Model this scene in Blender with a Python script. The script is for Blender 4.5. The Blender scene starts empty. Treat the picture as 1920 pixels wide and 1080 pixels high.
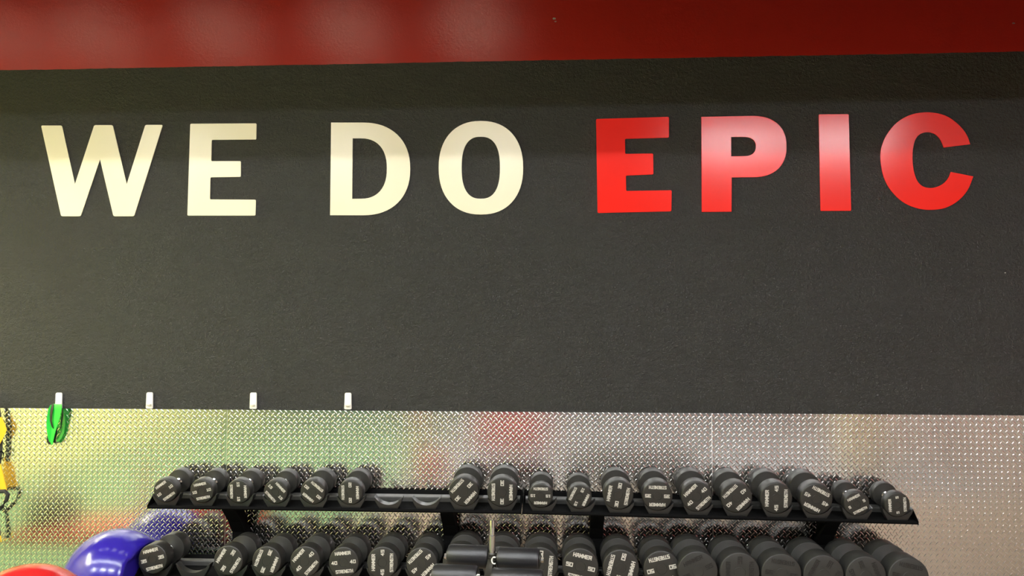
import bpy, bmesh, math, random
from mathutils import Vector, Matrix
random.seed(7)
PI = math.pi
S = bpy.context.scene
C = S.collection

# ------------------------------------------------------------------ camera
EYE = 1.85          # eye height above the floor
DW = 5.0            # distance from the camera to the long wall (wall plane is y = 0)
yaw, pitch, roll = math.radians(-3.2287), math.radians(2.9652), math.radians(0.0663)
fw = Vector((math.sin(yaw)*math.cos(pitch), math.cos(yaw)*math.cos(pitch), math.sin(pitch)))
rt = Vector((math.cos(yaw), -math.sin(yaw), 0)); up = rt.cross(fw)
r2 = rt*math.cos(roll) + up*math.sin(roll); u2 = up*math.cos(roll) - rt*math.sin(roll)
cd = bpy.data.cameras.new('camera'); cam = bpy.data.objects.new('camera', cd); C.objects.link(cam)
cd.sensor_width = 36; cd.lens = 1442/1920*36; cd.clip_start = 0.05; cd.clip_end = 200
cam.matrix_world = Matrix(((r2.x, u2.x, -fw.x, 0), (r2.y, u2.y, -fw.y, -DW), (r2.z, u2.z, -fw.z, EYE), (0, 0, 0, 1)))
S.camera = cam
# ------------------------------------------------------------------ world, exposure
w = bpy.data.worlds.new('world'); S.world = w; w.use_nodes = True
w.node_tree.nodes['Background'].inputs[0].default_value = (1, .97, .92, 1)
w.node_tree.nodes['Background'].inputs[1].default_value = .3
S.view_settings.view_transform = 'Standard'; S.view_settings.look = 'None'
S.view_settings.exposure = 0.27; S.view_settings.gamma = 1.0; S.view_settings.use_curve_mapping = False
# fixtures' brightness (radiance of their diffusers)
ROW_NEAR, ROW_FAR, ROW_FAR_RIGHT, COVE, LEFT_LAMP = 64.0, 88.0, 92.0, 11.0, 52.0
CEIL = 4.7

# ------------------------------------------------------------------ helpers
def tag(o, label=None, cat=None, group=None, kind=None):
    if label: o['label'] = label
    if cat: o['category'] = cat
    if group: o['group'] = group
    if kind: o['kind'] = kind
    return o
def empty(name, loc=(0, 0, 0), rot=(0, 0, 0)):
    o = bpy.data.objects.new(name, None); C.objects.link(o); o.location = loc; o.rotation_euler = rot
    o.empty_display_size = .05
    return o
def link(name, me, parent=None, loc=(0, 0, 0), rot=(0, 0, 0)):
    o = bpy.data.objects.new(name, me); C.objects.link(o); o.parent = parent; o.location = loc; o.rotation_euler = rot
    return o
def mesh(name, bm, m, smooth=False, ang=None):
    me = bpy.data.meshes.new(name)
    bmesh.ops.recalc_face_normals(bm, faces=bm.faces)
    bm.to_mesh(me); bm.free()
    for x in (m if isinstance(m, (list, tuple)) else [m]): me.materials.append(x)
    if smooth:
        for p in me.polygons: p.use_smooth = True
        me.set_sharp_from_angle(angle=math.radians(ang or 35))
    return me
def obj(name, bm, m, parent=None, loc=(0, 0, 0), rot=(0, 0, 0), smooth=False, ang=None):
    return link(name, mesh(name, bm, m, smooth, ang), parent, loc, rot)
def B(): return bmesh.new()
def box(bm, x0, x1, y0, y1, z0, z1, bev=0):
    v = [bm.verts.new(p) for p in ((x0,y0,z0),(x1,y0,z0),(x1,y1,z0),(x0,y1,z0),(x0,y0,z1),(x1,y0,z1),(x1,y1,z1),(x0,y1,z1))]
    f = [bm.faces.new([v[i] for i in q]) for q in ((0,3,2,1),(4,5,6,7),(0,1,5,4),(1,2,6,5),(2,3,7,6),(3,0,4,7))]
    if bev:
        ed = list({e for q in f for e in q.edges})
        bmesh.ops.bevel(bm, geom=ed, offset=bev, segments=2, affect='EDGES', profile=.5)
def prism(bm, pts, axis, a, b, bev=0):
    """extrude the 2-D outline pts along axis ('x','y','z') from a to b"""
    def P(p, t): return {'x': (t, p[0], p[1]), 'y': (p[0], t, p[1]), 'z': (p[0], p[1], t)}[axis]
    A = [bm.verts.new(P(p, a)) for p in pts]; Bv = [bm.verts.new(P(p, b)) for p in pts]
    n = len(pts); fs = [bm.faces.new(A), bm.faces.new(Bv[::-1])]
    for i in range(n): fs.append(bm.faces.new((A[i], Bv[i], Bv[(i+1) % n], A[(i+1) % n])))
    if bev:
        ed = [e for q in fs[:2] for e in q.edges]
        bmesh.ops.bevel(bm, geom=ed, offset=bev, segments=2, affect='EDGES', profile=.5)
def lathe(bm, prof, n=32, M=None, cap0=True, cap1=True):
    """prof = [(radius, y)] turned about the local Y axis"""
    rings = []
    for r, y in prof:
        rings.append([bm.verts.new((r*math.cos(2*PI*i/n), y, r*math.sin(2*PI*i/n))) for i in range(n)])
    for a, b in zip(rings, rings[1:]):
        for i in range(n): bm.faces.new((a[i], a[(i+1) % n], b[(i+1) % n], b[i]))
    if cap0: bm.faces.new(rings[0])
    if cap1: bm.faces.new(rings[-1][::-1])
    if M is not None: bmesh.ops.transform(bm, matrix=M, verts=[v for q in rings for v in q])
def tube(bm, pts, r, n=10, closed=False, r1=None):
    pts = [Vector(p) for p in pts]; N = len(pts); rings = []
    for i, p in enumerate(pts):
        a = pts[(i-1) % N] if (closed or i) else p; b = pts[(i+1) % N] if (closed or i < N-1) else p
        t = (b-a).normalized(); q = Vector((0, 0, 1)) if abs(t.z) < .9 else Vector((1, 0, 0))
        s = t.cross(q).normalized(); u = s.cross(t)
        rr = r if r1 is None else r + (r1-r)*i/(N-1)
        rings.append([bm.verts.new(p + s*rr*math.cos(2*PI*k/n) + u*rr*math.sin(2*PI*k/n)) for k in range(n)])
    for i in range(N if closed else N-1):
        a, b = rings[i], rings[(i+1) % N]
        for k in range(n): bm.faces.new((a[k], a[(k+1) % n], b[(k+1) % n], b[k]))
    if not closed: bm.faces.new(rings[0][::-1]); bm.faces.new(rings[-1])
def ribbon(bm, pts, wid, nor, th=.002):
    """a flat strap along pts; wid = list of half-width vectors, nor = list of thickness vectors"""
    L = []
    for p, wv, nv in zip(pts, wid, nor):
        p, wv, nv = Vector(p), Vector(wv), Vector(nv).normalized()*th*.5
        L.append([bm.verts.new(q) for q in (p-wv-nv, p+wv-nv, p+wv+nv, p-wv+nv)])
    for a, b in zip(L, L[1:]):
        for k in range(4): bm.faces.new((a[k], a[(k+1) % 4], b[(k+1) % 4], b[k]))
    bm.faces.new(L[0][::-1]); bm.faces.new(L[-1])

# ------------------------------------------------------------------ materials
def mat(name, col, rough=.5, metal=0, spec=.5, bump=0, bscale=100, var=0, vscale=6, emit=None, es=1, coat=0, detail=3, col2=None):
    m = bpy.data.materials.new(name); m.use_nodes = True
    nt = m.node_tree; b = nt.nodes['Principled BSDF']; N = nt.nodes.new; Lk = nt.links.new
    b.inputs['Base Color'].default_value = (*col, 1); b.inputs['Roughness'].default_value = rough
    b.inputs['Metallic'].default_value = metal; b.inputs['Specular IOR Level'].default_value = spec
    b.inputs['Coat Weight'].default_value = coat; b.inputs['Coat Roughness'].default_value = .08
    if emit: b.inputs['Emission Color'].default_value = (*emit, 1); b.inputs['Emission Strength'].default_value = es
    if var or bump:
        tc = N('ShaderNodeTexCoord')
    if var:
        n = N('ShaderNodeTexNoise'); n.inputs['Scale'].default_value = vscale; n.inputs['Detail'].default_value = 5
        Lk(tc.outputs['Object'], n.inputs['Vector'])
        mx = N('ShaderNodeMix'); mx.data_type = 'RGBA'
        c2 = col2 or tuple(min(1, c*(1+var)) for c in col)
        mx.inputs[6].default_value = (*[c*(1-var) for c in col], 1) if not col2 else (*col, 1)
        mx.inputs[7].default_value = (*c2, 1)
        Lk(n.outputs['Fac'], mx.inputs[0]); Lk(mx.outputs[2], b.inputs['Base Color'])
    if bump:
        n = N('ShaderNodeTexNoise'); n.inputs['Scale'].default_value = bscale; n.inputs['Detail'].default_value = detail
        Lk(tc.outputs['Object'], n.inputs['Vector'])
        bp = N('ShaderNodeBump'); bp.inputs['Strength'].default_value = bump; bp.inputs['Distance'].default_value = .004
        Lk(n.outputs['Fac'], bp.inputs['Height']); Lk(bp.outputs['Normal'], b.inputs['Normal'])
    return m

def wall_paint():
    """black textured paint with the red band above z = 3.615 (painted line, slightly wavering)"""
    m = bpy.data.materials.new('wall_paint'); m.use_nodes = True
    nt = m.node_tree; b = nt.nodes['Principled BSDF']; N = nt.nodes.new; Lk = nt.links.new
    tc = N('ShaderNodeTexCoord'); sp = N('ShaderNodeSeparateXYZ'); Lk(tc.outputs['Object'], sp.inputs[0])
    nz = N('ShaderNodeTexNoise'); nz.inputs['Scale'].default_value = 9; nz.inputs['Detail'].default_value = 4
    Lk(tc.outputs['Object'], nz.inputs['Vector'])
    a = N('ShaderNodeMath'); a.operation = 'MULTIPLY_ADD'; Lk(nz.outputs['Fac'], a.inputs[0]); a.inputs[1].default_value = .012; Lk(sp.outputs['Z'], a.inputs[2])
    g = N('ShaderNodeMath'); g.operation = 'GREATER_THAN'; Lk(a.outputs[0], g.inputs[0]); g.inputs[1].default_value = 3.621
    n2 = N('ShaderNodeTexNoise'); n2.inputs['Scale'].default_value = 1.3; n2.inputs['Detail'].default_value = 4; Lk(tc.outputs['Object'], n2.inputs['Vector'])
    blk = N('ShaderNodeMix'); blk.data_type = 'RGBA'; Lk(n2.outputs['Fac'], blk.inputs[0])
    blk.inputs[6].default_value = (.035, .0355, .036, 1); blk.inputs[7].default_value = (.044, .0445, .0455, 1)
    mx = N('ShaderNodeMix'); mx.data_type = 'RGBA'; Lk(g.outputs[0], mx.inputs[0]); Lk(blk.outputs[2], mx.inputs[6]); mx.inputs[7].default_value = (.42, .020, .012, 1)
    Lk(mx.outputs[2], b.inputs['Base Color'])
    ro = N('ShaderNodeMath'); ro.operation = 'MULTIPLY_ADD'; Lk(g.outputs[0], ro.inputs[0]); ro.inputs[1].default_value = .09; ro.inputs[2].default_value = .22
    Lk(ro.outputs[0], b.inputs['Roughness']); b.inputs['Specular IOR Level'].default_value = .7
    # orange-peel relief
    t1 = N('ShaderNodeTexNoise'); t1.inputs['Scale'].default_value = 120; t1.inputs['Detail'].default_value = 3; t1.inputs['Roughness'].default_value = .7
    Lk(tc.outputs['Object'], t1.inputs['Vector'])
    t2 = N('ShaderNodeTexNoise'); t2.inputs['Scale'].default_value = 48; t2.inputs['Detail'].default_value = 2; Lk(tc.outputs['Object'], t2.inputs['Vector'])
    sm = N('ShaderNodeMath'); sm.operation = 'ADD'; Lk(t1.outputs['Fac'], sm.inputs[0]); Lk(t2.outputs['Fac'], sm.inputs[1])
    st = N('ShaderNodeMath'); st.operation = 'MULTIPLY_ADD'; Lk(g.outputs[0], st.inputs[0]); st.inputs[1].default_value = -.88; st.inputs[2].default_value = 1.0
    bp = N('ShaderNodeBump'); bp.inputs['Distance'].default_value = .017; Lk(st.outputs[0], bp.inputs['Strength']); Lk(sm.outputs[0], bp.inputs['Height'])
    Lk(bp.outputs['Normal'], b.inputs['Normal'])
    return m

M = {}
M['wall'] = wall_paint()
M['plate'] = mat('aluminium_tread_plate', (.80, .79, .765), .15, 1)
M['seam'] = mat('aluminium_seam', (.80, .79, .77), .35, 1)
M['lug'] = mat('aluminium_lug', (.84, .83, .80), .19, 1)
M['cream'] = mat('cream_vinyl', (.82, .745, .545), .22, spec=.35)
M['redletter'] = mat('red_vinyl', (.86, .020, .011), .18, spec=.36)
M['rubber'] = mat('black_urethane', (.025, .0245, .0215), .42, spec=.5, var=.15, vscale=20)
M['rubber2'] = mat('worn_black_urethane', (.027, .027, .024), .52, spec=.45, var=.25, vscale=14)
M['letterw'] = mat('white_print', (.52, .50, .44), .5)
M['letterk'] = mat('worn_dark_print', (.012, .012, .011), .5)
M['chrome'] = mat('chrome_handle', (.80, .80, .78), .16, 1)
M['rack'] = mat('black_powder_coat', (.006, .006, .006), .6, spec=.015)
M['rail'] = mat('dark_wear_strip', (.055, .055, .052), .38, spec=.5, var=.3, vscale=30)
M['saddle'] = mat('grey_black_plastic', (.022, .022, .021), .33, spec=.5)
M['white'] = mat('white_plastic', (.86, .84, .76), .3, spec=.5)
M['chipgrey'] = mat('grey_chip', (.30, .29, .26), .5)  # own grey of the paint chips and screw anchors
M['greenband'] = mat('green_rubber', (.02, .52, .05), .32, spec=.5)
M['blackband'] = mat('black_rubber', (.012, .012, .011), .45)
M['yellow'] = mat('yellow_webbing', (.80, .46, .012), .6, bump=.2, bscale=400)
M['blackweb'] = mat('black_webbing', (.014, .013, .012), .65, bump=.3, bscale=400)
M['blueball'] = mat('blue_vinyl', (.026, .014, .30), .20, spec=.6, var=.12, vscale=3)
M['redball'] = mat('red_vinyl_ball', (.52, .012, .014), .22, spec=.6)
M['pad'] = mat('black_upholstery', (.013, .013, .014), .38, spec=.6, bump=.12, bscale=90)
M['machine'] = mat('dark_steel_sleeve', (.028, .026, .020), .34, spec=.5)
M['steel'] = mat('brushed_steel', (.62, .60, .57), .26, 1)
M['turf'] = mat('green_turf', (.155, .25, .125), .85, spec=.1, var=.18, vscale=40, bump=.5, bscale=300)
M['floor'] = mat('tan_floor', (.31, .24, .165), .5, spec=.3, var=.15, vscale=3)
M['mat'] = mat('grey_rubber_floor', (.25, .25, .245), .6, spec=.3, var=.15, vscale=12)
M['yellowwall'] = mat('yellow_paint', (.80, .76, .30), .5)
M['greywall'] = mat('dark_grey_paint', (.13, .13, .13), .5)
M['beige'] = mat('pinkish_beige_paint', (.34, .275, .245), .5)
M['cream2'] = mat('cream_paint', (.80, .70, .42), .5)
M['darkred'] = mat('dark_red_paint', (.30, .020, .015), .45)
M['ceil'] = mat('dark_ceiling', (.045, .045, .045), .7)
M['redsteel'] = mat('red_powder_coat', (.50, .020, .020), .3)
M['plates'] = mat('weight_plate_black', (.03, .03, .03), .4)
M['housing'] = mat('white_fixture', (.75, .75, .73), .4)
def diffuser(name, s, col): return mat(name, (.8, .8, .8), .5, emit=col, es=s)
M['near'] = diffuser('diffuser_near', ROW_NEAR, (.97, .985, 1))
M['far'] = diffuser('diffuser_far', ROW_FAR, (.97, .985, 1))
M['far_right'] = diffuser('diffuser_far_right', ROW_FAR_RIGHT, (.97, .985, 1))
M['cove'] = diffuser('diffuser_cove', COVE, (1, .90, .70))
M['leftlamp'] = diffuser('diffuser_left', LEFT_LAMP, (1, .93, .66))

# ------------------------------------------------------------------ room shell
XL, XR, YB = -6.6, 5.0, -13.0
bm = B(); box(bm, XL-.2, XR+.2, 0, .2, 0, CEIL)
wall = obj('wall_back', bm, M['wall']); tag(wall, 'black textured gym wall with a dark red band along its top', kind='structure')
bm = B(); box(bm, XL-.2, XL, YB, 0, 0, CEIL); tag(obj('wall_left', bm, M['yellowwall']), 'yellow side wall reflected in the metal plate', kind='structure')
bm = B(); box(bm, XR, XR+.2, YB, 0, 1.5, CEIL); box(bm, XR, XR+.2, YB, 0, 0, 1.5)
wr = obj('wall_right', bm, [M['darkred'], M['beige']]); tag(wr, 'dark red side wall with a beige lower half', kind='structure')
for p in wr.data.polygons:
    if p.center.z < 1.5 - 1e-4: p.material_index = 1
bm = B(); box(bm, XL-.2, XR+.2, YB-.2, YB, 0, CEIL); tag(obj('wall_front', bm, M['greywall']), 'dark grey wall behind the camera', kind='structure')
bm = B(); box(bm, -1.9, XR+.2, YB, .2, -.1, 0)
fl = obj('floor', bm, [M['floor'], M['mat']]); tag(fl, 'tan gym floor', kind='structure')
bm = B(); box(bm, XL-.2, -1.9, YB, .2, -.1, .004); tag(obj('floor_turf', bm, M['turf']), 'green turf lane along the gym floor', kind='structure')
bm = B(); box(bm, -1.9, XR, YB, -3.9, 0, .008); tag(obj('floor_rubber', bm, M['mat']), 'grey rubber floor further from the wall', kind='structure')
bm = B(); box(bm, XL-.2, XR+.2, YB-.2, .2, CEIL, CEIL+.15); tag(obj('ceiling', bm, M['ceil']), 'dark ceiling above the gym', kind='structure')
# a dropped beam parallel to the wall, above the frame; it shades the top of the wall
bm = B(); box(bm, XL, XR, -1.62, -1.5, 3.63, CEIL); tag(obj('trim_1', bm, M['ceil']), 'dropped ceiling beam in front of the wall', kind='structure')

# ------------------------------------------------------------------ diamond plate cladding (three sheets)
PT = 1.308; PIT = .0364
def lug_mesh(x0, x1, z0, z1):
    import numpy as np
    hl, hw, hh = .0190, .0050, .0026
    # outline of one lug along its own axis (u) and across (v), and its ridge
    base = [(-hl, 0), (-hl*.55, -hw*.85), (0, -hw), (hl*.55, -hw*.85), (hl, 0), (hl*.55, hw*.85), (0, hw), (-hl*.55, hw*.85)]
    ridge = [(-hl*.62, 0, .8), (0, 0, 1), (hl*.62, 0, .8)]
    fac = [(0,1,8),(1,2,9),(1,9,8),(2,3,9),(3,10,9),(3,4,10),(4,5,10),(5,6,9),(5,9,10),(6,7,9),(7,8,9),(7,0,8)]
    u = np.array([b[0] for b in base] + [r[0] for r in ridge]); v = np.array([b[1] for b in base] + [r[1] for r in ridge])
    h = np.array([0]*8 + [r[2]*hh for r in ridge]) + .0
    V = []; 
    for k, ang in ((0, 50), (1, -50)):
        ca, sa = math.cos(math.radians(ang)), math.sin(math.radians(ang))
        lx, lz = u*ca - v*sa, u*sa + v*ca
        off = .5*PIT*k
        i0, i1 = math.ceil((x0+.004-off)/PIT), math.floor((x1-.004-off)/PIT)
        j0, j1 = math.ceil((z0+.004-off-.003)/PIT), math.floor((z1-.002-off-.003)/PIT)
        gi, gj = np.meshgrid(np.arange(i0, i1+1), np.arange(j0, j1+1)); gi = gi.ravel(); gj = gj.ravel()
        X = gi[:, None]*PIT + off + lx; Z = gj[:, None]*PIT + off + .003 + lz
        X = np.clip(X, x0+.0005, x1-.0005); Z = np.clip(Z, z0+.0005, z1-.0005)
        Y = -.0031 - np.broadcast_to(h, X.shape)
        V.append(np.stack([X, Y, Z], -1).reshape(-1, 3))
    V = np.concatenate(V); n = len(V)//11
    F = (np.arange(n)[:, None, None]*11 + np.array(fac)).reshape(-1)
    me = bpy.data.meshes.new('raised_lugs')
    nf = n*len(fac)
    me.vertices.add(len(V)); me.vertices.foreach_set('co', V.astype('f').ravel())
    me.loops.add(nf*3); me.loops.foreach_set('vertex_index', F.astype('i'))
    me.polygons.add(nf); me.polygons.foreach_set('loop_start', (np.arange(nf)*3).astype('i'))
    me.update(calc_edges=True); me.validate()
    me.materials.append(M['lug'])
    me.polygons.foreach_set('use_smooth', np.ones(nf, dtype=bool))
    return me
for x0, x1 in ((-5.0, -2.163), (-2.161, .9915), (.9935, 4.0)):
    bm = B(); box(bm, x0, x1, -.003, 0, .02, PT)
    p = obj('tread_plate_panel', bm, M['plate'], wall); tag(p, 'shiny aluminium tread plate sheet')
    lg = link('raised_lugs', lug_mesh(x0, x1, .02, PT), p); tag(lg, kind='stuff')

for xs in (-2.162, .9925):
    bm = B(); box(bm, xs-.002, xs+.002, -.0042, -.0031, .02, PT); obj('seam_strip', bm, M['seam'], wall)
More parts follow.
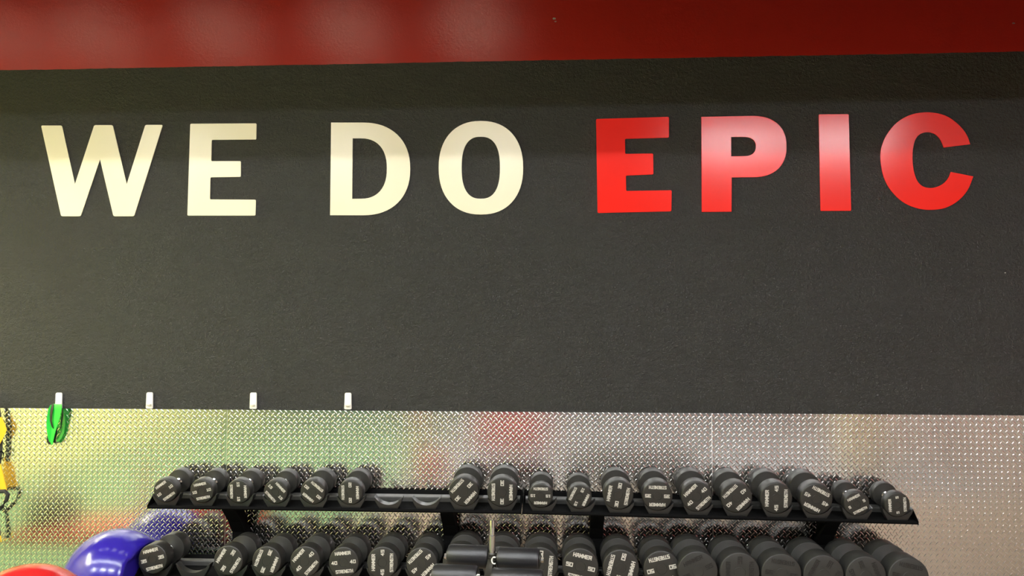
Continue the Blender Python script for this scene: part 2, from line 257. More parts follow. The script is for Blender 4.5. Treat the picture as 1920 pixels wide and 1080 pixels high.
# ------------------------------------------------------------------ wall lettering (metres on the wall)
LETTERS = [
 ('W', 'cream', [[(-3.4989, 3.2142), (-3.4994, 3.2189), (-3.4982, 3.2223), (-3.4952, 3.2242), (-3.4904, 3.2248), (-3.3668, 3.2231), (-3.3616, 3.2224), (-3.3576, 3.2203), (-3.3546, 3.2169), (-3.3527, 3.2122), (-3.2504, 2.8167), (-3.1303, 3.2122), (-3.1282, 3.2167), (-3.1251, 3.2199), (-3.1210, 3.2218), (-3.1159, 3.2224), (-3.0092, 3.2210), (-3.0041, 3.2202), (-3.0000, 3.2182), (-2.9970, 3.2148), (-2.9950, 3.2101), (-2.8885, 2.8133), (-2.7725, 3.2090), (-2.7705, 3.2136), (-2.7675, 3.2168), (-2.7634, 3.2187), (-2.7583, 3.2193), (-2.6598, 3.2180), (-2.6552, 3.2172), (-2.6523, 3.2152), (-2.6511, 3.2120), (-2.6518, 3.2074), (-2.8286, 2.6083), (-2.8306, 2.6038), (-2.8336, 2.6006), (-2.8377, 2.5987), (-2.8427, 2.5981), (-2.9633, 2.5989), (-2.9683, 2.5996), (-2.9723, 2.6016), (-2.9753, 2.6050), (-2.9773, 2.6096), (-3.0799, 2.9902), (-3.2002, 2.6109), (-3.2023, 2.6064), (-3.2054, 2.6032), (-3.2095, 2.6013), (-3.2146, 2.6007), (-3.3287, 2.6015), (-3.3338, 2.6022), (-3.3378, 2.6042), (-3.3408, 2.6076), (-3.3427, 2.6123)]], 'cream letter W at the far left of the wall lettering'),
 ('E', 'cream', [[(-2.4573, 3.2144), (-2.4567, 3.2179), (-2.4552, 3.2204), (-2.4526, 3.2219), (-2.4491, 3.2224), (-2.0102, 3.2189), (-2.0067, 3.2184), (-2.0041, 3.2168), (-2.0026, 3.2143), (-2.0021, 3.2108), (-2.0019, 3.1180), (-2.0024, 3.1145), (-2.0039, 3.1121), (-2.0064, 3.1106), (-2.0100, 3.1101), (-2.2991, 3.1112), (-2.3027, 3.1107), (-2.3052, 3.1092), (-2.3067, 3.1067), (-2.3072, 3.1032), (-2.3077, 2.9741), (-2.3072, 2.9706), (-2.3057, 2.9681), (-2.3032, 2.9666), (-2.2996, 2.9660), (-2.1123, 2.9639), (-2.1087, 2.9634), (-2.1062, 2.9619), (-2.1047, 2.9594), (-2.1041, 2.9559), (-2.1031, 2.8661), (-2.1036, 2.8627), (-2.1051, 2.8602), (-2.1076, 2.8587), (-2.1111, 2.8582), (-2.3028, 2.8576), (-2.3063, 2.8571), (-2.3088, 2.8556), (-2.3103, 2.8531), (-2.3109, 2.8496), (-2.3112, 2.7148), (-2.3107, 2.7113), (-2.3092, 2.7088), (-2.3067, 2.7073), (-2.3031, 2.7067), (-2.0050, 2.7026), (-2.0015, 2.7020), (-1.9990, 2.7005), (-1.9975, 2.6980), (-1.9971, 2.6946), (-1.9977, 2.6045), (-1.9982, 2.6011), (-1.9997, 2.5986), (-2.0023, 2.5971), (-2.0058, 2.5967), (-2.4548, 2.5999), (-2.4583, 2.6004), (-2.4608, 2.6019), (-2.4623, 2.6044), (-2.4628, 2.6078)]], 'cream letter E beside the W on the black wall'),
 ('D', 'cream', [[(-1.4927, 3.2171), (-1.2806, 3.2142), (-1.2399, 3.2123), (-1.2054, 3.2078), (-1.1736, 3.2007), (-1.1438, 3.1911), (-1.1159, 3.1789), (-1.0900, 3.1643), (-1.0661, 3.1474), (-1.0443, 3.1283), (-1.0248, 3.1070), (-1.0076, 3.0838), (-0.9928, 3.0586), (-0.9805, 3.0315), (-0.9709, 3.0026), (-0.9638, 2.9718), (-0.9595, 2.9386), (-0.9578, 2.8993), (-0.9589, 2.8601), (-0.9627, 2.8271), (-0.9692, 2.7965), (-0.9784, 2.7680), (-0.9901, 2.7414), (-1.0044, 2.7166), (-1.0211, 2.6939), (-1.0402, 2.6732), (-1.0615, 2.6547), (-1.0850, 2.6385), (-1.1105, 2.6246), (-1.1380, 2.6132), (-1.1675, 2.6043), (-1.1990, 2.5980), (-1.2331, 2.5943), (-1.2736, 2.5933), (-1.4906, 2.5957)], [(-1.3461, 3.1098), (-1.2929, 3.1091), (-1.2653, 3.1077), (-1.2433, 3.1041), (-1.2235, 3.0984), (-1.2053, 3.0907), (-1.1887, 3.0809), (-1.1735, 3.0691), (-1.1600, 3.0554), (-1.1480, 3.0399), (-1.1377, 3.0226), (-1.1292, 3.0036), (-1.1224, 2.9828), (-1.1175, 2.9602), (-1.1144, 2.9351), (-1.1132, 2.9037), (-1.1138, 2.8722), (-1.1164, 2.8473), (-1.1209, 2.8248), (-1.1272, 2.8043), (-1.1354, 2.7855), (-1.1453, 2.7685), (-1.1569, 2.7534), (-1.1702, 2.7400), (-1.1850, 2.7287), (-1.2014, 2.7193), (-1.2193, 2.7120), (-1.2390, 2.7067), (-1.2608, 2.7037), (-1.2883, 2.7028), (-1.3447, 2.7024)]], 'cream letter D on the black wall'),
 ('O', 'cream', [[(-0.2097, 2.8994), (-0.2109, 2.9387), (-0.2145, 2.9719), (-0.2204, 3.0027), (-0.2286, 3.0316), (-0.2391, 3.0586), (-0.2518, 3.0838), (-0.2666, 3.1071), (-0.2835, 3.1283), (-0.3023, 3.1474), (-0.3230, 3.1643), (-0.3455, 3.1788), (-0.3696, 3.1909), (-0.3955, 3.2005), (-0.4232, 3.2075), (-0.4531, 3.2119), (-0.4886, 3.2138), (-0.5240, 3.2129), (-0.5540, 3.2094), (-0.5817, 3.2031), (-0.6077, 3.1942), (-0.6319, 3.1827), (-0.6545, 3.1688), (-0.6752, 3.1524), (-0.6941, 3.1337), (-0.7109, 3.1128), (-0.7258, 3.0898), (-0.7384, 3.0648), (-0.7488, 3.0379), (-0.7570, 3.0090), (-0.7628, 2.9782), (-0.7662, 2.9449), (-0.7671, 2.9053), (-0.7657, 2.8658), (-0.7619, 2.8325), (-0.7557, 2.8016), (-0.7473, 2.7728), (-0.7366, 2.7458), (-0.7237, 2.7207), (-0.7086, 2.6975), (-0.6916, 2.6764), (-0.6726, 2.6575), (-0.6518, 2.6409), (-0.6293, 2.6266), (-0.6051, 2.6148), (-0.5792, 2.6055), (-0.5516, 2.5987), (-0.5218, 2.5945), (-0.4865, 2.5929), (-0.4513, 2.5940), (-0.4216, 2.5977), (-0.3941, 2.6041), (-0.3685, 2.6130), (-0.3445, 2.6245), (-0.3222, 2.6384), (-0.3016, 2.6546), (-0.2830, 2.6731), (-0.2662, 2.6938), (-0.2515, 2.7166), (-0.2389, 2.7413), (-0.2285, 2.7680), (-0.2203, 2.7966), (-0.2144, 2.8271), (-0.2109, 2.8602)], [(-0.3616, 2.9010), (-0.3622, 2.9332), (-0.3637, 2.9569), (-0.3661, 2.9778), (-0.3696, 2.9969), (-0.3740, 3.0144), (-0.3793, 3.0304), (-0.3855, 3.0449), (-0.3926, 3.0580), (-0.4007, 3.0697), (-0.4096, 3.0800), (-0.4194, 3.0887), (-0.4301, 3.0960), (-0.4418, 3.1017), (-0.4547, 3.1058), (-0.4693, 3.1084), (-0.4891, 3.1095), (-0.5090, 3.1089), (-0.5235, 3.1067), (-0.5364, 3.1029), (-0.5481, 3.0975), (-0.5588, 3.0905), (-0.5686, 3.0820), (-0.5775, 3.0720), (-0.5855, 3.0604), (-0.5925, 3.0474), (-0.5987, 3.0330), (-0.6039, 3.0171), (-0.6082, 2.9997), (-0.6116, 2.9807), (-0.6139, 2.9597), (-0.6153, 2.9360), (-0.6156, 2.9037), (-0.6150, 2.8715), (-0.6134, 2.8478), (-0.6109, 2.8268), (-0.6074, 2.8078), (-0.6029, 2.7904), (-0.5976, 2.7744), (-0.5913, 2.7599), (-0.5841, 2.7469), (-0.5761, 2.7353), (-0.5671, 2.7251), (-0.5573, 2.7164), (-0.5466, 2.7093), (-0.5349, 2.7037), (-0.5221, 2.6996), (-0.5075, 2.6971), (-0.4878, 2.6962), (-0.4680, 2.6968), (-0.4535, 2.6990), (-0.4407, 2.7029), (-0.4291, 2.7083), (-0.4184, 2.7153), (-0.4087, 2.7237), (-0.3999, 2.7337), (-0.3919, 2.7452), (-0.3849, 2.7581), (-0.3787, 2.7724), (-0.3735, 2.7882), (-0.3692, 2.8055), (-0.3658, 2.8244), (-0.3635, 2.8453), (-0.3620, 2.8689)]], 'round cream letter O on the black wall'),
 ('E', 'redletter', [[(0.2692, 3.2073), (0.2697, 3.2112), (0.2713, 3.2140), (0.2740, 3.2157), (0.2778, 3.2163), (0.7321, 3.2234), (0.7359, 3.2229), (0.7385, 3.2213), (0.7401, 3.2185), (0.7406, 3.2147), (0.7395, 3.0963), (0.7389, 3.0924), (0.7373, 3.0896), (0.7346, 3.0880), (0.7308, 3.0874), (0.4636, 3.0834), (0.4599, 3.0828), (0.4572, 3.0811), (0.4556, 3.0784), (0.4551, 3.0745), (0.4558, 2.9920), (0.4564, 2.9881), (0.4580, 2.9854), (0.4607, 2.9837), (0.4645, 2.9832), (0.6282, 2.9834), (0.6320, 2.9829), (0.6347, 2.9812), (0.6363, 2.9785), (0.6369, 2.9746), (0.6372, 2.8559), (0.6367, 2.8520), (0.6351, 2.8492), (0.6324, 2.8475), (0.6286, 2.8468), (0.4682, 2.8414), (0.4644, 2.8407), (0.4618, 2.8390), (0.4602, 2.8362), (0.4597, 2.8324), (0.4604, 2.7479), (0.4610, 2.7441), (0.4626, 2.7414), (0.4653, 2.7397), (0.4691, 2.7392), (0.7452, 2.7411), (0.7489, 2.7406), (0.7515, 2.7390), (0.7531, 2.7363), (0.7535, 2.7325), (0.7504, 2.6137), (0.7498, 2.6099), (0.7481, 2.6072), (0.7454, 2.6055), (0.7416, 2.6049), (0.2842, 2.5978), (0.2804, 2.5983), (0.2777, 2.5999), (0.2760, 2.6026), (0.2755, 2.6064)]], 'red letter E, first of the red wall letters'),
 ('P', 'redletter', [[(0.9499, 3.2205), (1.2784, 3.2220), (1.3069, 3.2207), (1.3302, 3.2178), (1.3515, 3.2134), (1.3713, 3.2073), (1.3896, 3.1996), (1.4065, 3.1904), (1.4221, 3.1797), (1.4361, 3.1675), (1.4486, 3.1540), (1.4596, 3.1392), (1.4689, 3.1231), (1.4765, 3.1058), (1.4823, 3.0872), (1.4864, 3.0672), (1.4888, 3.0455), (1.4892, 3.0190), (1.4879, 2.9926), (1.4848, 2.9709), (1.4800, 2.9511), (1.4736, 2.9328), (1.4654, 2.9157), (1.4556, 2.8999), (1.4442, 2.8854), (1.4313, 2.8723), (1.4169, 2.8606), (1.4011, 2.8504), (1.3839, 2.8416), (1.3654, 2.8345), (1.3455, 2.8289), (1.3242, 2.8250), (1.3009, 2.8227), (1.2725, 2.8221), (1.1383, 2.8219), (1.1338, 2.5999), (0.9458, 2.5997)], [(1.1388, 3.0862), (1.2235, 3.0851), (1.2380, 3.0843), (1.2496, 3.0821), (1.2600, 3.0786), (1.2691, 3.0740), (1.2769, 3.0681), (1.2835, 3.0611), (1.2887, 3.0531), (1.2923, 3.0440), (1.2945, 3.0339), (1.2951, 3.0214), (1.2941, 3.0089), (1.2917, 2.9988), (1.2877, 2.9899), (1.2823, 2.9820), (1.2756, 2.9752), (1.2675, 2.9695), (1.2583, 2.9651), (1.2479, 2.9619), (1.2362, 2.9600), (1.2218, 2.9595), (1.1364, 2.9590)]], 'red letter P on the black wall'),
 ('I', 'redletter', [[(1.6969, 3.2183), (1.6974, 3.2216), (1.6987, 3.2240), (1.7011, 3.2254), (1.7043, 3.2259), (1.8778, 3.2248), (1.8810, 3.2243), (1.8834, 3.2228), (1.8848, 3.2204), (1.8852, 3.2171), (1.8876, 2.6072), (1.8872, 2.6039), (1.8858, 2.6015), (1.8835, 2.6001), (1.8803, 2.5997), (1.7042, 2.6003), (1.7010, 2.6008), (1.6987, 2.6022), (1.6973, 2.6045), (1.6969, 2.6079)]], 'red letter I, a plain upright bar on the wall'),
 ('C', 'redletter', [[(2.6364, 3.0203), (2.6332, 3.0316), (2.6287, 3.0480), (2.6227, 3.0664), (2.6148, 3.0839), (2.6051, 3.1004), (2.5937, 3.1171), (2.5804, 3.1337), (2.5653, 3.1496), (2.5482, 3.1655), (2.5291, 3.1813), (2.5083, 3.1958), (2.4861, 3.2075), (2.4622, 3.2162), (2.4364, 3.2226), (2.4099, 3.2268), (2.3836, 3.2290), (2.3575, 3.2291), (2.3310, 3.2271), (2.3049, 3.2230), (2.2799, 3.2166), (2.2560, 3.2079), (2.2327, 3.1968), (2.2106, 3.1837), (2.1900, 3.1687), (2.1710, 3.1515), (2.1532, 3.1320), (2.1372, 3.1114), (2.1230, 3.0904), (2.1108, 3.0692), (2.1003, 3.0473), (2.0918, 3.0250), (2.0854, 3.0025), (2.0813, 2.9800), (2.0794, 2.9573), (2.0792, 2.9342), (2.0803, 2.9106), (2.0826, 2.8858), (2.0861, 2.8602), (2.0913, 2.8349), (2.0980, 2.8109), (2.1064, 2.7883), (2.1165, 2.7668), (2.1281, 2.7461), (2.1410, 2.7265), (2.1556, 2.7074), (2.1718, 2.6891), (2.1891, 2.6722), (2.2071, 2.6573), (2.2259, 2.6447), (2.2457, 2.6339), (2.2662, 2.6248), (2.2870, 2.6172), (2.3082, 2.6110), (2.3298, 2.6064), (2.3520, 2.6034), (2.3746, 2.6021), (2.3982, 2.6023), (2.4227, 2.6040), (2.4470, 2.6077), (2.4700, 2.6135), (2.4919, 2.6218), (2.5130, 2.6324), (2.5330, 2.6447), (2.5516, 2.6583), (2.5687, 2.6732), (2.5845, 2.6896), (2.5989, 2.7072), (2.6119, 2.7261), (2.6238, 2.7485), (2.6344, 2.7738), (2.6432, 2.7969), (2.6494, 2.8130), (2.5129, 2.8425), (2.5097, 2.8346), (2.5052, 2.8231), (2.4997, 2.8105), (2.4934, 2.7993), (2.4861, 2.7899), (2.4778, 2.7809), (2.4688, 2.7727), (2.4595, 2.7654), (2.4498, 2.7592), (2.4395, 2.7539), (2.4290, 2.7495), (2.4187, 2.7460), (2.4086, 2.7434), (2.3986, 2.7416), (2.3886, 2.7408), (2.3782, 2.7411), (2.3673, 2.7425), (2.3558, 2.7448), (2.3447, 2.7485), (2.3345, 2.7537), (2.3254, 2.7604), (2.3169, 2.7685), (2.3093, 2.7782), (2.3024, 2.7898), (2.2962, 2.8037), (2.2909, 2.8198), (2.2863, 2.8371), (2.2827, 2.8548), (2.2801, 2.8733), (2.2784, 2.8928), (2.2775, 2.9125), (2.2772, 2.9313), (2.2776, 2.9493), (2.2785, 2.9669), (2.2802, 2.9839), (2.2826, 3.0001), (2.2857, 3.0158), (2.2894, 3.0309), (2.2940, 3.0450), (2.2996, 3.0574), (2.3063, 3.0681), (2.3141, 3.0774), (2.3228, 3.0852), (2.3321, 3.0915), (2.3425, 3.0962), (2.3538, 3.0994), (2.3654, 3.1012), (2.3766, 3.1016), (2.3875, 3.1007), (2.3984, 3.0983), (2.4088, 3.0948), (2.4183, 3.0903), (2.4266, 3.0847), (2.4342, 3.0780), (2.4410, 3.0706), (2.4470, 3.0632), (2.4520, 3.0557), (2.4561, 3.0480), (2.4597, 3.0401), (2.4630, 3.0324), (2.4662, 3.0239), (2.4691, 3.0151), (2.4715, 3.0072), (2.4732, 3.0016)]], 'red letter C at the far right of the wall lettering')]
def letter(name, rings, m, label):
    """outline rings in (x, z) metres, first outer then holes; 4 mm thick acrylic"""
    cu = bpy.data.curves.new(name, 'CURVE'); cu.dimensions = '2D'; cu.fill_mode = 'BOTH'
    cx = sum(p[0] for p in rings[0])/len(rings[0]); cz = min(p[1] for p in rings[0])
    for rg in rings:
        s = cu.splines.new('POLY'); s.points.add(len(rg)-1); s.use_cyclic_u = True
        for q, (x, z) in zip(s.points, rg): q.co = (x-cx, z-cz, 0, 1)
    cu.extrude = .002; cu.bevel_depth = .0006; cu.bevel_resolution = 1
    t = bpy.data.objects.new('tmp', cu); C.objects.link(t)
    dg = bpy.context.evaluated_depsgraph_get()
    me = bpy.data.meshes.new_from_object(t.evaluated_get(dg)); bpy.data.objects.remove(t)
    me.materials.clear(); me.materials.append(m); me.name = name
    o = link(name, me, None, (cx, -.0027, cz), (PI/2, 0, 0)); tag(o, label, 'letter')
    return o
for nm, col, rings, lab in LETTERS:
    letter('wall_letter', rings, M[col], lab)

# screw anchors and paint chips left in the wall
def chip(x, z, s, kind):
    bm = B()
    pts = [(s*(.6+.5*random.random())*math.cos(a)*1.5, s*(.5+.5*random.random())*math.sin(a)) for a in [2*PI*i/9 for i in range(9)]]
    prism(bm, pts, 'y', -.0012, 0.0)
    return obj(kind, bm, M['chipgrey'], wall, (x, 0, z))
chip(-.005, 3.895, .010, 'paint_chip'); chip(.004, 3.875, .006, 'paint_chip'); chip(2.93, 3.80, .007, 'paint_chip'); chip(2.83, 2.20, .004, 'paint_chip')

# ------------------------------------------------------------------ adhesive hooks
def px_wall(x, y, d=0.0):
    """where the sight line through a photo pixel meets the plane d metres in front of the wall"""
    v = fw*1442 + r2*(x-960) - u2*(y-540)
    t = (DW-d)/v.y
    return v.x*t, EYE + v.z*t
def hook(x, z, label):
    t = empty('adhesive_hook', (x, 0, z)); tag(t, label, 'hook', 'white adhesive hooks on the black wall')
    bm = B()
    o = []
    for (cx, cz, a0) in ((.0125, .044, 0), (-.0125, .044, 90), (-.0155, -.046, 180), (.0155, -.046, 270)):
        for k in range(5):
            a = math.radians(a0 + 22.5*k); o.append((cx + .009*math.cos(a), cz + .009*math.sin(a)))
    prism(bm, o, 'y', -.010, 0, .003)
    obj('backplate', bm, M['white'], t, smooth=True)
    bm = B()   # the curled hook proper, seen end-on as a lip low on the plate
    prof = [(-.008, -.004), (-.010, -.012), (-.012, -.026), (-.016, -.033), (-.022, -.034), (-.026, -.028), (-.026, -.020), (-.023, -.020), (-.0225, -.026), (-.020, -.029), (-.017, -.028), (-.014, -.020), (-.011, -.004)]
    prism(bm, prof, 'x', -.014, .014, .001)
    obj('hook_lip', bm, M['white'], t, smooth=True)
    return t
for (x, y, lab) in ((111.5, 751, 'white adhesive hook holding the green exercise band'), (281.5, 750.5, 'empty white adhesive hook, nearest to the green band'),
                    (475.7, 751, 'empty white adhesive hook, middle of the three empty ones'), (653, 751.5, 'empty white adhesive hook furthest right, above the dumbbell rack'),
                    (-12, 748, 'white adhesive hook holding the yellow strap at the left edge')):
    hx, hz = px_wall(x, y); hook(hx, hz, lab)

# ------------------------------------------------------------------ green exercise band on the first hook
hx, hz = px_wall(111.5, 751)
def band():
    t = empty('exercise_band', (hx, 0, hz-.03)); tag(t, 'bright green looped exercise band hanging from a white hook', 'exercise band')
    def loop(name, m, pts, hw, twist):
        bm = B(); n = len(pts); P = []; W = []; Nn = []
        for i in range(n):
            a = math.radians(twist[i]); P.append(pts[i])
            W.append((hw[i]*math.cos(a), -hw[i]*math.sin(a), 0)); Nn.append((math.sin(a), math.cos(a), 0))
        ribbon(bm, P, W, Nn, .003)
        o = obj(name, bm, m, t, smooth=True, ang=50); return o
    # broad front fold, tapering and twisting to the bottom tip
    loop('front_loop', M['greenband'], [(.018, -.046, .012), (.022, -.052, 0), (.022, -.055, -.03), (.018, -.056, -.08), (.008, -.056, -.13), (-.001, -.055, -.18), (-.008, -.052, -.225), (-.012, -.046, -.255)],
         [.028, .034, .034, .032, .028, .023, .018, .012], [6, 8, 10, 14, 20, 28, 30, 34])
    loop('middle_loop', M['greenband'], [(-.020, -.040, .006), (-.026, -.044, -.02), (-.028, -.047, -.07), (-.024, -.048, -.12), (-.018, -.047, -.17), (-.016, -.044, -.21), (-.018, -.038, -.24)],
         [.012, .016, .019, .024, .026, .024, .014], [-30, -30, -26, -18, -12, -10, -14])
    loop('rear_loop', M['greenband'], [(.020, -.030, .004), (.034, -.022, -.03), (.044, -.016, -.08), (.046, -.014, -.13), (.040, -.014, -.18), (.026, -.016, -.215), (.006, -.020, -.24)],
         [.014, .016, .018, .018, .016, .014, .012], [30, 34, 36, 36, 32, 26, 16])
    # black inner face of the band that shows at the edges
    loop('black_edge', M['blackband'], [(-.012, -.048, .010), (-.013, -.056, -.02), (-.015, -.060, -.06), (-.014, -.060, -.10), (-.004, -.059, -.135), (.004, -.058, -.150)],
         [.007, .010, .008, .006, .005, .002], [10, 10, 10, 10, 10, 10])
    loop('black_edge', M['blackband'], [(-.030, -.036, -.155), (-.040, -.036, -.185), (-.046, -.035, -.215), (-.044, -.035, -.24), (-.030, -.036, -.256), (-.014, -.038, -.254)],
         [.003, .006, .009, .010, .010, .006], [0, 0, 0, 0, 0, 0])
    loop('black_edge', M['blackband'], [(.020, -.048, -.14), (.016, -.046, -.185), (.006, -.045, -.22), (.004, -.044, -.243), (.018, -.042, -.247), (.028, -.038, -.235)],
         [.003, .005, .006, .006, .004, .002], [0, 0, 0, 0, 0, 0])
    loop('black_edge', M['blackband'], [(.052, -.042, -.02), (.054, -.045, -.06), (.050, -.045, -.10), (.042, -.043, -.15)], [.002, .004, .004, .002], [0, 0, 0, 0])
band()

# ------------------------------------------------------------------ yellow suspension strap at the left edge
def strap():
    sx, sz = px_wall(-12, 748)
    t = empty('suspension_strap', (sx, 0, sz)); tag(t, 'yellow and black suspension strap hanging at the left edge of the wall', 'strap')
    def X(px): return px_wall(px, 880, .05)[0] - sx
    def Z(py): return px_wall(0, py, .05)[1] - sz
    def web(name, m, seq, y=-.05, th=.003):
        bm = B(); P = []; W = []; Nn = []
        for px, py, hw in seq: P.append((X(px), y, Z(py))); W.append((hw, 0, 0)); Nn.append((0, 1, 0))
        ribbon(bm, P, W, Nn, th); return obj(name, bm, m, t)
    web('black_web', M['blackweb'], [(-12, 745, .012), (-8, 775, .018), (-4, 800, .022), (-3, 850, .02), (-4, 870, .016)], -.045)
    web('yellow_web', M['yellow'], [(-4, 782, .016), (1, 795, .022), (4, 806, .024), (0, 820, .018), (-6, 835, .012)], -.052)
    web('yellow_web', M['yellow'], [(-10, 862, .012), (-5, 872, .030), (-2, 895, .042), (2, 915, .046), (4, 922, .044)], -.056, .006)
    bm = B(); tube(bm, [(X(px), -.062, Z(py)) for px, py in ((-14, 925), (0, 921), (13, 920), (19, 926), (16, 938), (8, 950), (-4, 962), (-12, 965))], .013, 8)
    obj('handle_loop', bm, M['blackweb'], t, smooth=True)
    bm = B(); tube(bm, [(X(px), -.05, Z(py)) for px, py in ((2, 846), (6, 850), (5, 858), (0, 861), (-4, 856), (-3, 848))], .004, 8, True)
    obj('buckle', bm, M['rack'], t, smooth=True)
    web('black_web', M['blackweb'], [(-8, 955, .010), (-2, 975, .012), (0, 990, .014), (2, 1006, .014), (0, 1016, .012)], -.05)
    bm = B(); tube(bm, [(X(px), -.055, Z(py)) for px, py in ((-10, 1021), (0, 1019), (8, 1015), (6, 1004))], .004, 8)
    obj('yellow_cord', bm, M['yellow'], t, smooth=True)
strap()

# ------------------------------------------------------------------ dumbbell racks
X0, PX = -2.425, .2334                        # first slot and slot spacing along the wall
def drop(x): return max(0, (x+.21))*.0115     # the right-hand rack sits a little low on its right end
TILTS = {'top': math.radians(7.3), 'low': math.radians(.4)}     # the upper shelves lean forward, the lower ones are level
TIER = {'top': (-.29, .762), 'low': (-.42, .368)}      # y of the front of the heads, z of their lowest point

def saddle_mesh(r):
    bm = B(); n = 12; o = []
    for i in range(n+1):
        a = PI*(1.19 + .62*i/n); o.append((r*math.cos(a), r*math.sin(a)+r))
    tipw = abs(o[0][0])
    o = [(x, z) for x, z in o]
    o += [(tipw*1.10, o[-1][1]+.004), (tipw*1.03, o[-1][1]-.020), (tipw*.70, -.024), (-tipw*.70, -.024), (-tipw*1.03, o[0][1]-.020), (-tipw*1.10, o[0][1]+.004)]
    prism(bm, o, 'y', 0, .05, .0015)
    return mesh('saddle', bm, M['saddle'], True, 40)
SAD = {'top': saddle_mesh(.0975), 'low': saddle_mesh(.117)}

def rack(x0, x1, uprights, i0, label, roll_):
    t = empty('dumbbell_rack', (x0, -.25, 0), (0, roll_, 0)); tag(t, label, 'rack', 'black two-tier dumbbell racks')
    L = x1-x0
    for tier in ('top', 'low'):
        yf, zb = TIER[tier]; yf += .25
        dep = .27 if tier == 'top' else .37
        TILT = TILTS[tier]
        def Q(dy, dz): return (yf+dy*math.cos(TILT), zb + dy*math.tan(TILT) + dz)
        bm = B()    # folded sheet tray: front lip, sloping bed, rear flange
        prism(bm, [Q(.024, -.024), Q(.020, -.024), Q(.016, -.034), Q(.030, -.036), Q(dep-.02, -.036), Q(dep, .012), Q(dep-.006, .012), Q(dep-.03, -.028), Q(.034, -.028)], 'x', 0, L)
        tr = obj('shelf_tray', bm, M['rack'], t)
        bm = B(); prism(bm, [Q(.010, -.026), Q(.006, -.031), Q(.012, -.041), Q(.030, -.041), Q(.030, -.036), Q(.018, -.034)], 'x', 0, L)
        obj('shelf_lip', bm, M['rack'], t)
        bm = B(); prism(bm, [Q(dep-.105, -.030), Q(dep-.105, -.006), Q(dep-.10, -.001), Q(dep-.05, -.001), Q(dep-.045, -.006), Q(dep-.045, -.030)], 'x', .01, L-.01)
        obj('wear_rail', bm, M['rail'], t)
        for xe in (-.004, L):
            bm = B(); prism(bm, [Q(.004, -.041), Q(.004, -.020), Q(.065, .022), Q(dep, .022), Q(dep, -.041)], 'x', xe, xe+.004)
            obj('shelf_end', bm, M['rack'], t)
        for k in range(10):
            xs = X0 + PX*(i0+k) - x0
            p = Q(.020 if tier == 'top' else .035, 0)
            link('saddle', SAD[tier], t, (xs, p[0], p[1]), (TILT, 0, 0))
    for xu in uprights:
        xu -= x0
        bm = B()    # leaning upright: under the front of the top tray, back towards the wall, down to the floor
        y = lambda v: v+.25
        prism(bm, [(y(-.28), .726), (y(-.15), .742), (y(-.06), .60), (y(-.015), .54), (y(-.015), .02), (y(-.095), .02), (y(-.10), .54), (y(-.165), .62)], 'x', xu-.041, xu+.041, .003)
        obj('upright', bm, M['rack'], t)
        bm = B(); prism(bm, [(y(-.40), .33), (y(-.15), .36), (y(-.10), .30), (y(-.15), .26), (y(-.38), .315)], 'x', xu-.03, xu+.03)
        obj('shelf_bracket', bm, M['rack'], t)
        bm = B(); box(bm, xu-.04, xu+.04, y(-.62), y(-.05), 0, .06, .006)
        obj('foot', bm, M['rack'], t)
    return t
rack(-2.535, -.213, (-2.03, -.665), 0, 'black two-tier dumbbell rack under the white wall hooks', 0)
rack(-.207, 2.118, (.245, 1.64), 10, 'black two-tier dumbbell rack on the right of the foam roller bench', math.radians(.66))

# ------------------------------------------------------------------ dumbbells
GL = {  # strokes on a 1 x 1 cell
 'H': [(0,0,0,1),(1,0,1,1),(0,.5,1,.5)], 'A': [(0,0,.25,1),(1,0,.75,1),(.25,1,.75,1),(.12,.38,.88,.38)],
 'M': [(0,0,0,1),(1,0,1,1),(0,1,.5,.35),(1,1,.5,.35)], 'E': [(0,0,0,1),(0,0,1,0),(0,1,1,1),(0,.5,.85,.5)],
 'R': [(0,0,0,1),(0,1,.9,1),(.95,1,.95,.5),(0,.48,.95,.48),(.45,.48,1,0)], 'S': [(0,0,1,0),(1,0,1,.5),(0,.5,1,.5),(0,.5,0,1),(0,1,1,1)],
 'T': [(0,1,1,1),(.5,0,.5,1)], 'N': [(0,0,0,1),(1,0,1,1),(0,1,1,0)], 'G': [(1,1,0,1),(0,0,0,1),(0,0,1,0),(1,0,1,.5),(.5,.5,1,.5)],
 '0': [(0,0,1,0),(0,1,1,1),(0,0,0,1),(1,0,1,1)], '1': [(.5,0,.5,1),(.15,.8,.5,1),(.1,0,.9,0)], '2': [(0,1,1,1),(1,1,1,.5),(0,.5,1,.5),(0,0,0,.5),(0,0,1,0)],
 '3': [(0,1,1,1),(1,0,1,1),(.25,.5,1,.5),(0,0,1,0)], '4': [(0,.35,.65,1),(0,.35,1,.35),(.68,0,.68,1)], '5': [(1,1,0,1),(0,1,0,.55),(0,.55,1,.55),(1,.55,1,0),(0,0,1,0)]}
def text(bm, s, cx, cz, width, h, st, y):
    n = len(s); adv = width/n; cw = adv*.68
    for k, ch in enumerate(s):
        ox = cx - width/2 + adv*(k+.16); oz = cz-h/2
        for q, (a, b, c, d) in enumerate(GL[ch]):
            p = Vector((ox+a*cw, oz+b*h)); e = Vector((ox+c*cw, oz+d*h)); dv = (e-p).normalized(); nv = Vector((-dv.y, dv.x))*st/2
            p -= dv*st*.45; e += dv*st*.45; yy = y - .00004*q
            cs = [(p-nv), (e-nv), (e+nv), (p+nv)]
            f = [bm.verts.new((v.x, yy, v.y)) for v in cs]; g = [bm.verts.new((v.x, y+.0012, v.y)) for v in cs]
            bm.faces.new(f)
            for i in range(4): bm.faces.new((f[i], f[(i+1) % 4], g[(i+1) % 4], g[i]))
cache = {}
